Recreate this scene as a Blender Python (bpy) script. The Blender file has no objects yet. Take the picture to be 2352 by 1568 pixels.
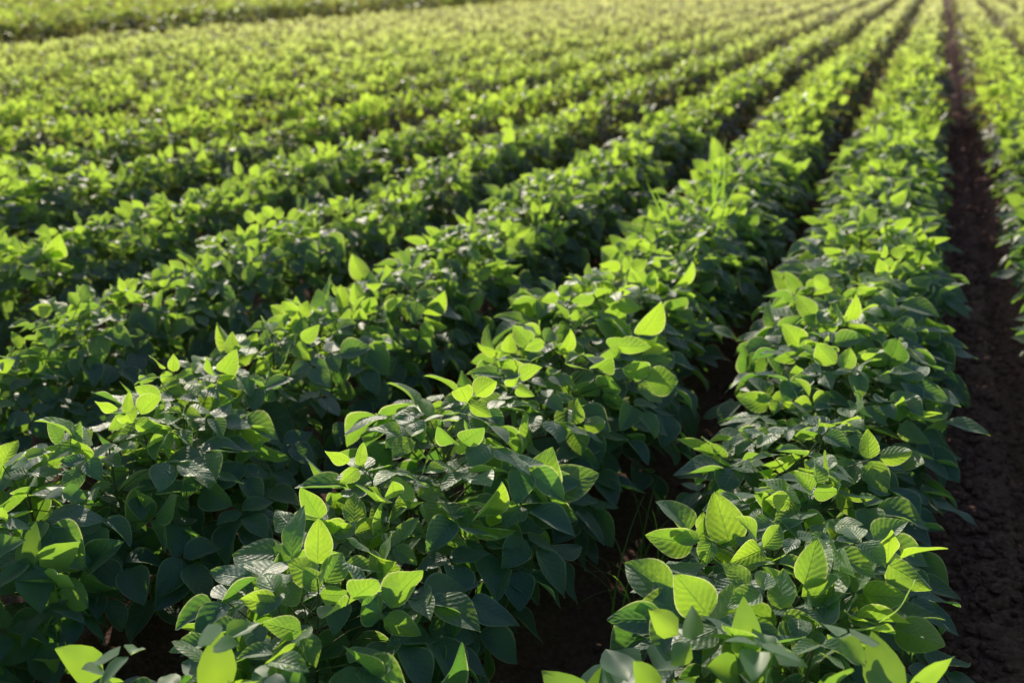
import bpy, math, numpy as np
from mathutils import Vector
R=math.radians
rng=np.random.default_rng(7)
scene=bpy.context.scene
col=scene.collection

# ---------------------------------------------------------------- camera
CAMH=1.5
PITCH=20.5; YAW=22.07
cam_d=bpy.data.cameras.new("camera"); cam=bpy.data.objects.new("camera",cam_d); col.objects.link(cam)
cam.location=(0,0,CAMH); cam.rotation_euler=(R(90-PITCH),0,R(YAW))
cam_d.lens=35; cam_d.sensor_width=36; cam_d.clip_start=0.05; cam_d.clip_end=2000
cam_d.dof.use_dof=True; cam_d.dof.focus_distance=1.95; cam_d.dof.aperture_fstop=2.8
scene.camera=cam
scene.view_settings.view_transform='Standard'
scene.view_settings.look='None'; scene.view_settings.exposure=0

# ---------------------------------------------------------------- light
EL=22; AZ=36
w=bpy.data.worlds.new("World"); scene.world=w; w.use_nodes=True
nt=w.node_tree; bg=nt.nodes["Background"]
sky=nt.nodes.new("ShaderNodeTexSky"); sky.sky_type='NISHITA'; sky.sun_disc=False
sky.sun_elevation=R(EL); sky.sun_rotation=R(-AZ)
nt.links.new(sky.outputs[0],bg.inputs[0]); bg.inputs[1].default_value=0.15
sd=bpy.data.lights.new("sun",'SUN'); sd.energy=5; sd.angle=R(0.5); sd.color=(1,0.91,0.70)
so=bpy.data.objects.new("sun",sd); col.objects.link(so); so.rotation_euler=(-R(90-EL),0,R(AZ))

# ---------------------------------------------------------------- materials
def N(nt,t,**k):
    n=nt.nodes.new(t)
    for a,b in k.items(): setattr(n,a,b)
    return n
def math_(nt,op,a,b=None,c=None,clamp=False):
    n=nt.nodes.new("ShaderNodeMath"); n.operation=op; n.use_clamp=clamp
    for i,v in enumerate((a,b,c)):
        if v is None: continue
        if isinstance(v,(int,float)): n.inputs[i].default_value=v
        else: nt.links.new(v,n.inputs[i])
    return n.outputs[0]
def mixc(nt,f,a,b,mode='MIX'):
    n=nt.nodes.new("ShaderNodeMix"); n.data_type='RGBA'; n.blend_type=mode
    for s,v in ((n.inputs[0],f),(n.inputs[6],a),(n.inputs[7],b)):
        if isinstance(v,(int,float)): s.default_value=v
        elif isinstance(v,tuple): s.default_value=(*v,1)
        else: nt.links.new(v,s)
    return n.outputs[2]

def leaf_mat(name,young=(0.08,0.175,0.07),old=(0.062,0.145,0.128),t_y=(0.60,0.88,0.05),t_o=(0.16,0.40,0.045),far=False,detail=True):
    m=bpy.data.materials.new(name); m.use_nodes=True; nt=m.node_tree; nt.nodes.clear(); L=nt.links
    out=N(nt,"ShaderNodeOutputMaterial")
    at=N(nt,"ShaderNodeAttribute"); at.attribute_name="tone"
    tc=N(nt,"ShaderNodeNewGeometry")
    nz=N(nt,"ShaderNodeTexNoise"); nz.inputs['Scale'].default_value=22; nz.inputs['Detail'].default_value=2
    L.new(tc.outputs['Position'],nz.inputs['Vector'])
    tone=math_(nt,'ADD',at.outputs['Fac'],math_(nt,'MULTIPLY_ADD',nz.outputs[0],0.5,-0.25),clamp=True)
    p=N(nt,"ShaderNodeBsdfPrincipled")
    t=N(nt,"ShaderNodeBsdfTranslucent")
    if detail:
        uv=N(nt,"ShaderNodeUVMap"); uv.uv_map="UVMap"
        sep=N(nt,"ShaderNodeSeparateXYZ"); L.new(uv.outputs[0],sep.inputs[0])
        v=math_(nt,'ABSOLUTE',math_(nt,'MULTIPLY_ADD',sep.outputs[0],2.0,-1.0))
        u=sep.outputs[1]
        oi=N(nt,"ShaderNodeObjectInfo")
        cnt=math_(nt,'MULTIPLY_ADD',oi.outputs['Random'],1.5,6.6)
        ph0=math_(nt,'MULTIPLY',math_(nt,'SUBTRACT',u,math_(nt,'MULTIPLY',v,0.30)),cnt)
        ph=math_(nt,'FRACT',math_(nt,'MULTIPLY_ADD',nz.outputs[0],1.1,ph0))
        d=math_(nt,'ABSOLUTE',math_(nt,'SUBTRACT',ph,0.5))
        vein=math_(nt,'MULTIPLY',math_(nt,'SUBTRACT',d,0.43),14.0,clamp=True)
        mid=math_(nt,'SUBTRACT',1.0,math_(nt,'MULTIPLY',v,14.0),clamp=True)
        veins=math_(nt,'MAXIMUM',math_(nt,'MULTIPLY',vein,0.7),mid)
        rim=math_(nt,'MULTIPLY',math_(nt,'SUBTRACT',v,0.90),11.0,clamp=True)
        tone=math_(nt,'ADD',tone,math_(nt,'MULTIPLY_ADD',oi.outputs['Random'],0.2,-0.1),clamp=True)
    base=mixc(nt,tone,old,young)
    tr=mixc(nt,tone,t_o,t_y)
    rg=math_(nt,'MULTIPLY_ADD',nz.outputs[0],0.2,0.38); L.new(rg,p.inputs['Roughness'])
    if far:   # warm haze painted into leaf colour with distance: paler tops, browner understory
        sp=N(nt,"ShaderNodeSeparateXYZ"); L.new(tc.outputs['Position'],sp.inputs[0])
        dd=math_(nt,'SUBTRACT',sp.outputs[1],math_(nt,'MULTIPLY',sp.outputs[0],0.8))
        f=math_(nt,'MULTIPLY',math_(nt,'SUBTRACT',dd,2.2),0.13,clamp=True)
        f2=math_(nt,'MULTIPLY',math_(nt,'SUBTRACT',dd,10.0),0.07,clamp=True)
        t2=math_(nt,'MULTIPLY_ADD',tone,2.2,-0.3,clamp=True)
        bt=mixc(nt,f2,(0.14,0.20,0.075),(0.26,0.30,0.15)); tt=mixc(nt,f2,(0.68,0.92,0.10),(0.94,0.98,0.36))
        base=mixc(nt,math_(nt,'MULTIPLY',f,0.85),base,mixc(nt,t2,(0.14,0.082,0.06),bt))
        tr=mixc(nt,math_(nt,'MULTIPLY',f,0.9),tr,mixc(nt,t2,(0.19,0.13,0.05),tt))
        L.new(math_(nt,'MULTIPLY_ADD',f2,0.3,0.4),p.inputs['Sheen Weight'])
    else: p.inputs['Sheen Weight'].default_value=0.4
    if detail:
        base=mixc(nt,math_(nt,'MULTIPLY',veins,0.5),base,(0.20,0.31,0.23))
        base=mixc(nt,math_(nt,'MULTIPLY',rim,0.7),base,(0.42,0.52,0.27))
        fz=N(nt,"ShaderNodeTexNoise"); fz.inputs['Scale'].default_value=150; fz.inputs['Detail'].default_value=1; L.new(tc.outputs['Position'],fz.inputs['Vector'])
        fr=math_(nt,'MULTIPLY',math_(nt,'SUBTRACT',fz.outputs[0],0.74),20.0,clamp=True)
        base=mixc(nt,math_(nt,'MULTIPLY',fr,0.7),base,(0.14,0.1,0.04))
        tr=mixc(nt,math_(nt,'MULTIPLY_ADD',fz.outputs[0],0.5,-0.15,clamp=True),tr,(0.25,0.56,0.02))
        tr=mixc(nt,math_(nt,'MULTIPLY',veins,0.55),tr,(0.14,0.38,0.01))
        tr=mixc(nt,math_(nt,'MULTIPLY',rim,0.85),tr,(0.95,0.98,0.4))
        puff=math_(nt,'SUBTRACT',math_(nt,'MULTIPLY',math_(nt,'COSINE',math_(nt,'MULTIPLY',d,6.283)),0.28),math_(nt,'MULTIPLY',mid,1.1))
        hgt=math_(nt,'ADD',puff,math_(nt,'MULTIPLY',fz.outputs[0],1.2))
        hgt=math_(nt,'ADD',hgt,math_(nt,'MULTIPLY',nz.outputs[0],4.0))
        bp=N(nt,"ShaderNodeBump"); bp.inputs['Strength'].default_value=0.55; bp.inputs['Distance'].default_value=0.0016
        L.new(hgt,bp.inputs['Height']); L.new(bp.outputs[0],p.inputs['Normal']); L.new(bp.outputs[0],t.inputs['Normal'])
    L.new(base,p.inputs['Base Color'])
    p.inputs['Specular IOR Level'].default_value=0.7
    p.inputs['Sheen Roughness'].default_value=0.4
    L.new(tr,t.inputs[0])
    mx=N(nt,"ShaderNodeMixShader"); mx.inputs[0].default_value=0.53
    L.new(p.outputs[0],mx.inputs[1]); L.new(t.outputs[0],mx.inputs[2]); L.new(mx.outputs[0],out.inputs[0])
    return m
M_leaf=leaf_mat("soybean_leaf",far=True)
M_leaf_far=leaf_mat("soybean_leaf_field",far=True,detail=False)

def simple_leafy(name,c1,c2,tc_,mixv=0.45,rough=0.5):
    m=bpy.data.materials.new(name); m.use_nodes=True; nt=m.node_tree; nt.nodes.clear(); L=nt.links
    out=N(nt,"ShaderNodeOutputMaterial"); g=N(nt,"ShaderNodeNewGeometry")
    nz=N(nt,"ShaderNodeTexNoise"); nz.inputs['Scale'].default_value=9; L.new(g.outputs['Position'],nz.inputs['Vector'])
    f=math_(nt,'MULTIPLY_ADD',nz.outputs[0],3.0,-1.0,clamp=True)
    p=N(nt,"ShaderNodeBsdfPrincipled"); L.new(mixc(nt,f,c1,c2),p.inputs['Base Color']); p.inputs['Roughness'].default_value=rough
    t=N(nt,"ShaderNodeBsdfTranslucent"); t.inputs[0].default_value=(*tc_,1)
    mx=N(nt,"ShaderNodeMixShader"); mx.inputs[0].default_value=mixv
    L.new(p.outputs[0],mx.inputs[1]); L.new(t.outputs[0],mx.inputs[2]); L.new(mx.outputs[0],out.inputs[0])
    return m
M_stem=simple_leafy("soybean_stem",(0.09,0.13,0.04),(0.14,0.12,0.05),(0.2,0.3,0.04),0.15,0.7)
M_grass=simple_leafy("grass_blade",(0.06,0.14,0.03),(0.10,0.17,0.05),(0.38,0.66,0.06),0.5)
M_drygrass=simple_leafy("verge_grass",(0.19,0.20,0.08),(0.12,0.18,0.04),(0.85,0.85,0.22),0.55)

def soil_mat():
    m=bpy.data.materials.new("soil"); m.use_nodes=True; nt=m.node_tree; L=nt.links
    p=nt.nodes["Principled BSDF"]; g=N(nt,"ShaderNodeNewGeometry")
    n1=N(nt,"ShaderNodeTexNoise"); n1.inputs['Scale'].default_value=7; n1.inputs['Detail'].default_value=8; L.new(g.outputs['Position'],n1.inputs['Vector'])
    n2=N(nt,"ShaderNodeTexNoise"); n2.inputs['Scale'].default_value=60; n2.inputs['Detail'].default_value=8; n2.inputs['Roughness'].default_value=0.65; L.new(g.outputs['Position'],n2.inputs['Vector'])
    c=mixc(nt,n1.outputs[0],(0.12,0.056,0.058),(0.25,0.125,0.118))
    c=mixc(nt,math_(nt,'MULTIPLY_ADD',n2.outputs[0],3.5,-1.5,clamp=True),c,(0.38,0.21,0.19))
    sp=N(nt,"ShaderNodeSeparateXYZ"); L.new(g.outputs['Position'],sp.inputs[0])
    furrow_shade=math_(nt,'MULTIPLY_ADD',sp.outputs[0],-6.0,0.0,clamp=True)  # left furrow soil darkened in its colour to stand in for shade
    c=mixc(nt,math_(nt,'MULTIPLY',furrow_shade,0.5),c,(0.08,0.04,0.032))
    f=math_(nt,'MULTIPLY_ADD',sp.outputs[0],-0.3,-0.5,clamp=True)  # distant warm haze painted into the soil: lighter, browner towards the left
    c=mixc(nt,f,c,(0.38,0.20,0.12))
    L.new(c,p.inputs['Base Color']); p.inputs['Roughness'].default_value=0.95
    p.inputs['Specular IOR Level'].default_value=0.15
    b=N(nt,"ShaderNodeBump"); b.inputs['Distance'].default_value=0.03; b.inputs['Strength'].default_value=1.0
    L.new(math_(nt,'ADD',n1.outputs[0],math_(nt,'MULTIPLY',n2.outputs[0],0.8)),b.inputs['Height']); L.new(b.outputs[0],p.inputs['Normal'])
    return m
M_soil=soil_mat()

# ---------------------------------------------------------------- mesh helper
def mesh_from(name,V,Q,mat,UV=None,tone=None,smooth=True):
    V=np.asarray(V,np.float32); Q=np.asarray(Q,np.int32)
    k=Q.shape[1]
    me=bpy.data.meshes.new(name)
    me.vertices.add(len(V)); me.vertices.foreach_set("co",V.ravel())
    me.loops.add(Q.size); me.loops.foreach_set("vertex_index",Q.ravel())
    me.polygons.add(len(Q)); me.polygons.foreach_set("loop_start",np.arange(0,Q.size,k,dtype=np.int32))
    me.polygons.foreach_set("use_smooth",np.full(len(Q),smooth))
    if UV is not None:
        l=me.uv_layers.new(name="UVMap"); l.data.foreach_set("uv",np.asarray(UV,np.float32)[Q.ravel()].ravel())
    if tone is not None:
        a=me.attributes.new("tone",'FLOAT','POINT'); a.data.foreach_set("value",np.asarray(tone,np.float32))
    me.update(calc_edges=True); me.validate()
    me.materials.append(mat)
    return me

# ---------------------------------------------------------------- leaflet templates
def leaflet(nu,nv,r):
    """unit length leaflet: x across, y along, z normal"""
    u=np.linspace(0,1,nu+1); v=np.linspace(-1,1,nv+1)
    U,Vv=np.meshgrid(u,v,indexing='ij')
    asp=r.uniform(0.58,0.74); asym=r.uniform(-0.1,0.1)
    wd=0.5*asp*np.power(np.clip(np.sin(np.pi*np.power(U,0.73)),0,1),0.78)*(1.16-0.32*U)
    wd=np.maximum(wd,0.006)
    x=Vv*wd*(1+asym*np.sign(Vv))
    fold=r.uniform(0.08,0.5); cup=r.uniform(-0.5,0.5)
    z=np.abs(x)*fold + cup*x*x*1.8
    ph=r.uniform(0,6.28); amp=r.uniform(0.01,0.045)
    z+=amp*np.abs(Vv)**2*np.sin(U*r.uniform(5,11)+ph+np.sign(Vv)*r.uniform(0,1.5))
    k=r.uniform(-0.3,0.85)
    if abs(k)<0.02: k=0.02
    a=k*U
    y=np.sin(a)/k; z2=-(1-np.cos(a))/k
    Y=y+z*np.sin(a); Z=z2+z*np.cos(a)
    tw=r.uniform(-0.45,0.45)*U
    X=x*np.cos(tw); Z=Z+x*np.sin(tw)
    V=np.stack([X,Y,Z],-1).reshape(-1,3)
    uv=np.stack([(Vv+1)/2,U],-1).reshape(-1,2)
    i=np.arange(nu)[:,None]*(nv+1)+np.arange(nv)[None,:]
    Q=np.stack([i,i+1,i+nv+2,i+nv+1],-1).reshape(-1,4)
    return V,Q,uv

def norm(a): return a/np.maximum(np.linalg.norm(a,axis=-1,keepdims=True),1e-9)

def place(templates,pos,ax,nr,sc,tone,r):
    ax=norm(ax); nr=norm(nr-ax*np.sum(ax*nr,-1,keepdims=True)); sd=np.cross(ax,nr)
    ti=r.integers(0,len(templates),len(pos))
    TV=np.stack([t[0] for t in templates]); Q0=templates[0][1]; uv0=templates[0][2]
    T=TV[ti]*sc[:,None,None]
    W=T[...,0:1]*sd[:,None]+T[...,1:2]*ax[:,None]+T[...,2:3]*nr[:,None]+pos[:,None]
    n=TV.shape[1]; M=len(pos)
    V=W.reshape(-1,3); Q=(Q0[None]+ (np.arange(M)*n)[:,None,None]).reshape(-1,4)
    return V,Q,np.tile(uv0,(M,1)),np.repeat(tone,n)

def tube(p0,p1,r0,r1,sides=4,sag=0.0):
    ps=[np.array(p0),(np.array(p0)+np.array(p1))/2+np.array([0,0,sag]),np.array(p1)]
    rs=[r0,(r0+r1)/2,r1]; V=[];Q=[]
    d=norm(ps[2]-ps[0]); a=norm(np.cross(d,[0.3,0.9,0.2])); b=np.cross(d,a)
    for p,rr in zip(ps,rs):
        for k in range(sides):
            t=2*math.pi*k/sides; V.append(p+rr*(math.cos(t)*a+math.sin(t)*b))
    for s in range(2):
        for k in range(sides):
            Q.append([s*sides+k,s*sides+(k+1)%sides,(s+1)*sides+(k+1)%sides,(s+1)*sides+k])
    return V,Q

def rodr(v,k,t):
    c=np.cos(t);s=np.sin(t)
    return v*c+np.cross(k,v)*s+k*np.dot(k,v)*(1-c)

SUNH=np.array([-math.sin(R(AZ)),math.cos(R(AZ)),0.25])
def plant_frames(r,ntri,big=1.0,hgt=1.0,upr=0.56):
    P=[];A=[];Nn=[];S=[];T=[];pet=[]
    up=np.array([0,0,1.0])
    for i in range(ntri):
        t=(i+0.5)/ntri
        al=R(114)*(1-t)**0.72*r.uniform(0.88,1.1)
        ph=2.39996*i+r.uniform(-0.5,0.5)
        rr=r.uniform(0.84,1.04)
        e=np.array([math.cos(ph),math.sin(ph),0])
        sa,ca=math.sin(al),math.cos(al)
        p=np.array([sa*e[0]*0.25*rr,sa*e[1]*0.15*rr,(0.25+ca*0.245*rr+r.uniform(-0.02,0.025))*hgt])
        o=norm(np.array([sa*e[0],sa*e[1]*0.5,ca]))
        top=max(0,ca)
        upright = r.random()<upr*top**1.3+0.03
        if upright: el=R(r.uniform(8,62))
        else: el=R(r.uniform(-25,15)*top+r.uniform(-52,-10)*(1-top))
        a=e*math.cos(el)+up*math.sin(el)
        n=o*0.8+up*0.8+r.normal(0,0.17,3)
        if upright and r.random()<0.6:
            s=1 if r.random()<0.5 else -1
            n=SUNH*s+r.normal(0,0.4,3)
        n=norm(n-a*np.dot(a,n))
        L=(r.uniform(0.060,0.092) if t>0.78 else r.uniform(0.086,0.120))*big
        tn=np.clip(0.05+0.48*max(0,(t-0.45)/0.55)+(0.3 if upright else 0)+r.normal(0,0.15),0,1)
        z0=np.array([0,0,(0.05+0.38*t)*hgt])
        pet.append((z0,p))
        for j,da in enumerate((0,1,-1)):
            ang=0 if j==0 else da*R(r.uniform(55,85))
            aj=rodr(a,n,ang)
            sidev=np.cross(aj,n); dr=R(r.normal(-4,12)); aj2=rodr(aj,norm(sidev),dr); nj=rodr(n,norm(sidev),dr)
            nj=rodr(nj,norm(aj2),R(r.normal(0,26 if upright else 14)) + (0 if j==0 else -da*R(8)))
            base=p+(a*0.024*big if j==0 else aj*0.003)
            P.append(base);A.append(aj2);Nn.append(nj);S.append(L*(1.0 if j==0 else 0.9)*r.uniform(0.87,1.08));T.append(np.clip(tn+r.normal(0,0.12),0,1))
    return [np.array(x) for x in (P,A,Nn,S,T)],pet

tr=np.random.default_rng(3)
T_hi=[leaflet(11,6,tr) for _ in range(30)]
T_md=[leaflet(5,4,tr) for _ in range(16)]
T_lo=[leaflet(3,2,tr) for _ in range(16)]

# ---------------------------------------------------------------- plant positions
def proj(X,Y,Z):
    c,s=math.cos(R(YAW)),math.sin(R(YAW))
    xr=X*c+Y*s; yf=-X*s+Y*c; zz=Z-CAMH
    cp,sp=math.cos(R(PITCH)),math.sin(R(PITCH))
    d=yf*cp-zz*sp; uy=yf*sp+zz*cp
    return xr/np.maximum(d,1e-3)*35/18, uy/np.maximum(d,1e-3)*35/18*1.5, d
rows=[-0.13-0.75*k for k in range(0,16)]+[0.77+0.75*k for k in range(0,7)]
pts=[]
for x in rows:
    y=0.25+rng.uniform(0,0.1)
    while y<46:
        step=0.104 if y<14 else 0.15
        px=x+rng.normal(0,0.02)+0.02*math.sin(y*0.7+x*3)
        ok = px>-1.45*y-2.2
        if ok: pts.append((px,y+rng.normal(0,0.015),rng.uniform(0.93,1.07)*(1+0.04*math.sin(y*2.3+x*5)+0.03*math.sin(y*5.1+x))))
        y+=step*rng.uniform(0.8,1.2)
pts=np.array(pts)
sx,sy,dd=proj(pts[:,0],pts[:,1],np.full(len(pts),0.45))
inview=(np.abs(sx)<1.0)&(sy<1.02)&(sy>-1.0)&(dd>0.4)
dist=np.hypot(pts[:,0],pts[:,1])
order=np.argsort(np.where(inview,dist,1e9))
indiv=order[:300]
rest=np.setdiff1d(np.arange(len(pts)),indiv)
def width_of(x,y):
    return np.where((x>-0.5)&(x<1.2),0.98+0.16*np.clip((y-4)/8,0,1),np.where(np.abs(x)<1.2,0.96,np.where(x>0,0.92,np.where(x>-2,0.82,0.68))))

# ---------------------------------------------------------------- individual plants
NV=20; NTRI=23
variants=[]
for k in range(NV):
    r=np.random.default_rng(400+k)
    fr,pet=plant_frames(r,NTRI)
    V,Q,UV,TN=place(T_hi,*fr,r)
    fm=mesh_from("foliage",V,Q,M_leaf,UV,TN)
    SV=[];SQ=[]
    def add(vq):
        o=len(SV); SV.extend(vq[0]); SQ.extend([[i+o for i in q] for q in vq[1]])
    add(tube((0,0,-0.02),(r.uniform(-.01,.01),r.uniform(-.01,.01),0.46),0.0045,0.002,6))
    for a,b in pet: add(tube(a,b,0.0016,0.0012,4,0.012))
    sm=mesh_from("stem",np.array(SV),np.array(SQ),M_stem)
    variants.append((fm,sm))
for i in indiv:
    x,y,s=pts[i]
    fm,sm=variants[rng.integers(NV)]
    e=bpy.data.objects.new("soybean_plant",None); e.empty_display_size=0.05
    wide=float(width_of(np.array(x),np.array(y)))
    e.location=(x,y,0.03); e.rotation_euler=(rng.normal(0,0.06),rng.normal(0,0.06),rng.choice([0,math.pi])+rng.normal(0,0.3))
    e.scale=(s*rng.uniform(0.99,1.14)*wide,s,s*rng.uniform(0.90,1.02))
    col.objects.link(e)
    if -0.5<x<1.2: e["label"]="bushy green soybean plant in a row beside bare soil furrow"
    else: e["label"]="bushy green soybean plant growing in a dense crop row"
    e["category"]="soybean plant"; e["group"]="soybean plants growing in field rows"
    for nm,me in (("foliage",fm),("stem",sm)):
        o=bpy.data.objects.new(nm,me); o.parent=e; col.objects.link(o)

# ---------------------------------------------------------------- the rest of the crop
def bulk(P,lods,r,zoff=0.03,upr=0.5):
    Vs=[];Qs=[];Us=[];Ts=[];off=0
    for li,(tmpl,ntri,big,nv,hg) in enumerate(lods):
        sel=P[P[:,3]==li]
        if not len(sel): continue
        vid=r.integers(0,nv,len(sel))
        for k in range(nv):
            rr=np.random.default_rng(500+li*50+k)
            fr,_=plant_frames(rr,ntri,big,hg,upr)
            V,Q,UV,TN=place(tmpl,*fr,rr)
            s=sel[vid==k]
            if not len(s): continue
            th=r.choice([0,math.pi],len(s))+r.normal(0,0.2,len(s))
            c=np.cos(th)*s[:,2]; sn=np.sin(th)*s[:,2]
            W=np.empty((len(s),len(V),3),np.float32)
            W[...,0]=(V[None,:,0]*c[:,None]-V[None,:,1]*sn[:,None])*s[:,4:5]+s[:,0:1]
            W[...,1]=V[None,:,0]*sn[:,None]+V[None,:,1]*c[:,None]+s[:,1:2]
            W[...,2]=V[None,:,2]*s[:,2:3]+zoff
            n=len(V)
            Vs.append(W.reshape(-1,3)); Qs.append((Q[None]+(off+np.arange(len(s))*n)[:,None,None]).reshape(-1,4))
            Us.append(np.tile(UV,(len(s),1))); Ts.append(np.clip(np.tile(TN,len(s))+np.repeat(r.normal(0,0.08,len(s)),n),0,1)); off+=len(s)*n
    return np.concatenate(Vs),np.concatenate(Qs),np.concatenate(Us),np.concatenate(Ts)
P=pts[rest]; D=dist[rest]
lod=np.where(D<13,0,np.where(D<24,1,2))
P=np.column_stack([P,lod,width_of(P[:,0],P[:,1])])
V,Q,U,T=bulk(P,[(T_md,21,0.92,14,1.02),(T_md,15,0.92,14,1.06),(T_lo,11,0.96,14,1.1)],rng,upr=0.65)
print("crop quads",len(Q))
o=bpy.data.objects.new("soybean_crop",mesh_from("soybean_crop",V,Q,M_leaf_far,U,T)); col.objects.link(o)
o["kind"]="stuff"; o["label"]="dense sunlit rows of green soybean foliage on the field"; o["category"]="soybean crop"

# neighbouring taller crop beyond the verge
P=[]
for k in range(18):
    x=-13.5-0.55*k; y=3
    while y<52:
        if x>-1.6*y-4: P.append((x+rng.normal(0,0.12),y,rng.uniform(1.2,1.7),0,1))
        y+=(0.14 if k<2 else 0.24)*rng.uniform(0.6,1.4)
V,Q,U,T=bulk(np.array(P),[(T_lo,12,1.1,10,1)],rng)
M_leaf2=leaf_mat("neighbour_leaf",young=(0.13,0.19,0.05),old=(0.13,0.08,0.05),t_y=(0.62,0.82,0.12),t_o=(0.24,0.20,0.07),detail=False)
o=bpy.data.objects.new("neighbouring_crop",mesh_from("neighbouring_crop",V,Q,M_leaf2,U,T)); col.objects.link(o)
o["kind"]="stuff"; o["label"]="taller leafy green crop beyond the grassy field verge"; o["category"]="crop"

# ---------------------------------------------------------------- grass
def blades(base,h,wd,lean,r,seg=4,face=None):
    n=len(base); az=r.uniform(0,6.283,n); d=np.stack([np.cos(az),np.sin(az)],-1); s=np.stack([-np.sin(az+0.5),np.cos(az+0.5)],-1)
    if face is not None:
        s=np.tile(np.array([math.cos(face),math.sin(face)]),(n,1))+r.normal(0,0.3,(n,2)); s/=np.linalg.norm(s,axis=1,keepdims=True)
    V=np.zeros((n,(seg+1)*2,3))
    for k in range(seg+1):
        t=k/seg
        off=lean*h*t**2; z=h*(t-0.35*lean*t**3)
        c=base[:,:2]+d*off[:,None]
        ww=wd*(1-t)**0.7*0.5+0.0004
        V[:,2*k,:2]=c-s*ww[:,None]; V[:,2*k+1,:2]=c+s*ww[:,None]
        V[:,2*k,2]=V[:,2*k+1,2]=base[:,2]+z
    q=np.array([[2*k,2*k+1,2*k+3,2*k+2] for k in range(seg)])
    Q=(q[None]+(np.arange(n)*(seg+1)*2)[:,None,None]).reshape(-1,4)
    return V.reshape(-1,3),Q
n=16000
b=np.column_stack([-11.75-1.7*rng.random(n)**1.2,rng.uniform(4,50,n),np.zeros(n)])
V,Q=blades(b,rng.uniform(0.2,0.70,n)+0.12*np.sin(b[:,1]*3),rng.uniform(0.008,0.016,n),rng.uniform(0.1,0.9,n),rng)
o=bpy.data.objects.new("grass",mesh_from("grass",V,Q,M_drygrass)); col.objects.link(o)
o["kind"]="stuff"; o["label"]="strip of tall pale green grass along the field edge"; o["category"]="grass"

def weed(x,y,z,n,hr,lean,label,seed,wd=(0.007,0.012),spread=0.03,face=None):
    r=np.random.default_rng(seed)
    b=np.column_stack([r.normal(0,spread,n),r.normal(0,spread,n),np.full(n,0.0)])
    V,Q=blades(b,r.uniform(*hr,n),r.uniform(*wd,n),r.uniform(*lean,n),r,seg=10,face=face)
    o=bpy.data.objects.new("grass_weed",mesh_from("grass_weed",V,Q,M_grass)); o.location=(x,y,z); col.objects.link(o)
    o["label"]=label; o["category"]="grass weed"; o["group"]="grass weeds among the soybean rows"
F=R(25)
weed(-0.80,4.4,0.02,4,(0.74,0.86),(0.03,0.2),"tall arching grass weed sprouting through a soybean row",1,(0.018,0.028),0.03,F)
weed(-0.86,4.1,0.02,5,(0.68,0.78),(0.15,0.35),"tall arching grass weed sprouting through a soybean row",2,(0.018,0.026),0.04,F)
weed(-0.48,1.95,0.02,14,(0.2,0.34),(0.3,0.9),"low clump of thin grass in the shaded furrow",4,(0.004,0.008))
weed(-0.50,2.2,0.02,10,(0.15,0.3),(0.3,0.9),"low clump of thin grass in the shaded furrow",5,(0.004,0.008))

# ---------------------------------------------------------------- ground
def axis(lo,hi,fine_lo,fine_hi,st):
    a=list(np.arange(fine_lo,fine_hi+1e-6,st)); g=st; x=fine_hi
    while x<hi: g*=1.5; x+=g; a.append(min(x,hi))
    g=st; x=fine_lo; pre=[]
    while x>lo: g*=1.5; x-=g; pre.append(max(x,lo))
    return np.array(pre[::-1]+a)
xs=axis(-600,600,-3.2,2.6,0.03); ys=axis(-300,900,-0.5,9,0.03)
X,Y=np.meshgrid(xs,ys,indexing='ij')
Z=0.035*np.cos((X+0.12)*2*math.pi/0.75)*((X<0.4)&(X>-12.5))+0.035*np.cos((X-0.76)*2*math.pi/0.75)*((X>=0.4)&(X<6))*1.0
fine=(X>-3.2)&(X<2.6)&(Y>-0.5)&(Y<9)
Z=np.where(fine,Z+rng.normal(0,0.005,X.shape)+0.007*np.sin(X*31+np.sin(Y*17))*np.sin(Y*27+X*9),Z*(np.abs(X)<12))
i=np.arange(len(xs)-1)[:,None]*len(ys)+np.arange(len(ys)-1)[None,:]
Q=np.stack([i,i+len(ys),i+len(ys)+1,i+1],-1).reshape(-1,4)
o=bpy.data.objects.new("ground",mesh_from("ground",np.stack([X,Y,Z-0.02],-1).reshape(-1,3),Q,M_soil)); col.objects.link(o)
o["kind"]="structure"; o["label"]="dark brown tilled soil of the field"; o["category"]="ground"

# clods
phi=(1+5**.5)/2
ico=norm(np.array([(-1,phi,0),(1,phi,0),(-1,-phi,0),(1,-phi,0),(0,-1,phi),(0,1,phi),(0,-1,-phi),(0,1,-phi),(phi,0,-1),(phi,0,1),(-phi,0,-1),(-phi,0,1)],float))
fc=np.array([(0,11,5),(0,5,1),(0,1,7),(0,7,10),(0,10,11),(1,5,9),(5,11,4),(11,10,2),(10,7,6),(7,1,8),(3,9,4),(3,4,2),(3,2,6),(3,6,8),(3,8,9),(4,9,5),(2,4,11),(6,2,10),(8,6,7),(9,8,1)])
n=12000
furx=np.where(rng.random(n)<0.85,0.33,-0.495)
cx=furx+rng.normal(0,0.1,n); cy=0.4+11*rng.random(n)**1.3
s=0.003+0.018*rng.random(n)**4
Vc=ico[None]*rng.uniform(0.6,1.3,(n,12,1))*s[:,None,None]
Vc[...,2]*=0.7
Vc+=np.stack([cx,cy,-0.05+0.9*np.abs(cx-furx)**1.5*0.6+s*0.5],-1)[:,None]
Q=(fc[None]+(np.arange(n)*12)[:,None,None]).reshape(-1,3)
o=bpy.data.objects.new("soil_clods",mesh_from("soil_clods",Vc.reshape(-1,3),Q,M_soil,smooth=False)); col.objects.link(o)
o["kind"]="stuff"; o["label"]="small crumbly brown soil clods in the furrows"; o["category"]="soil"
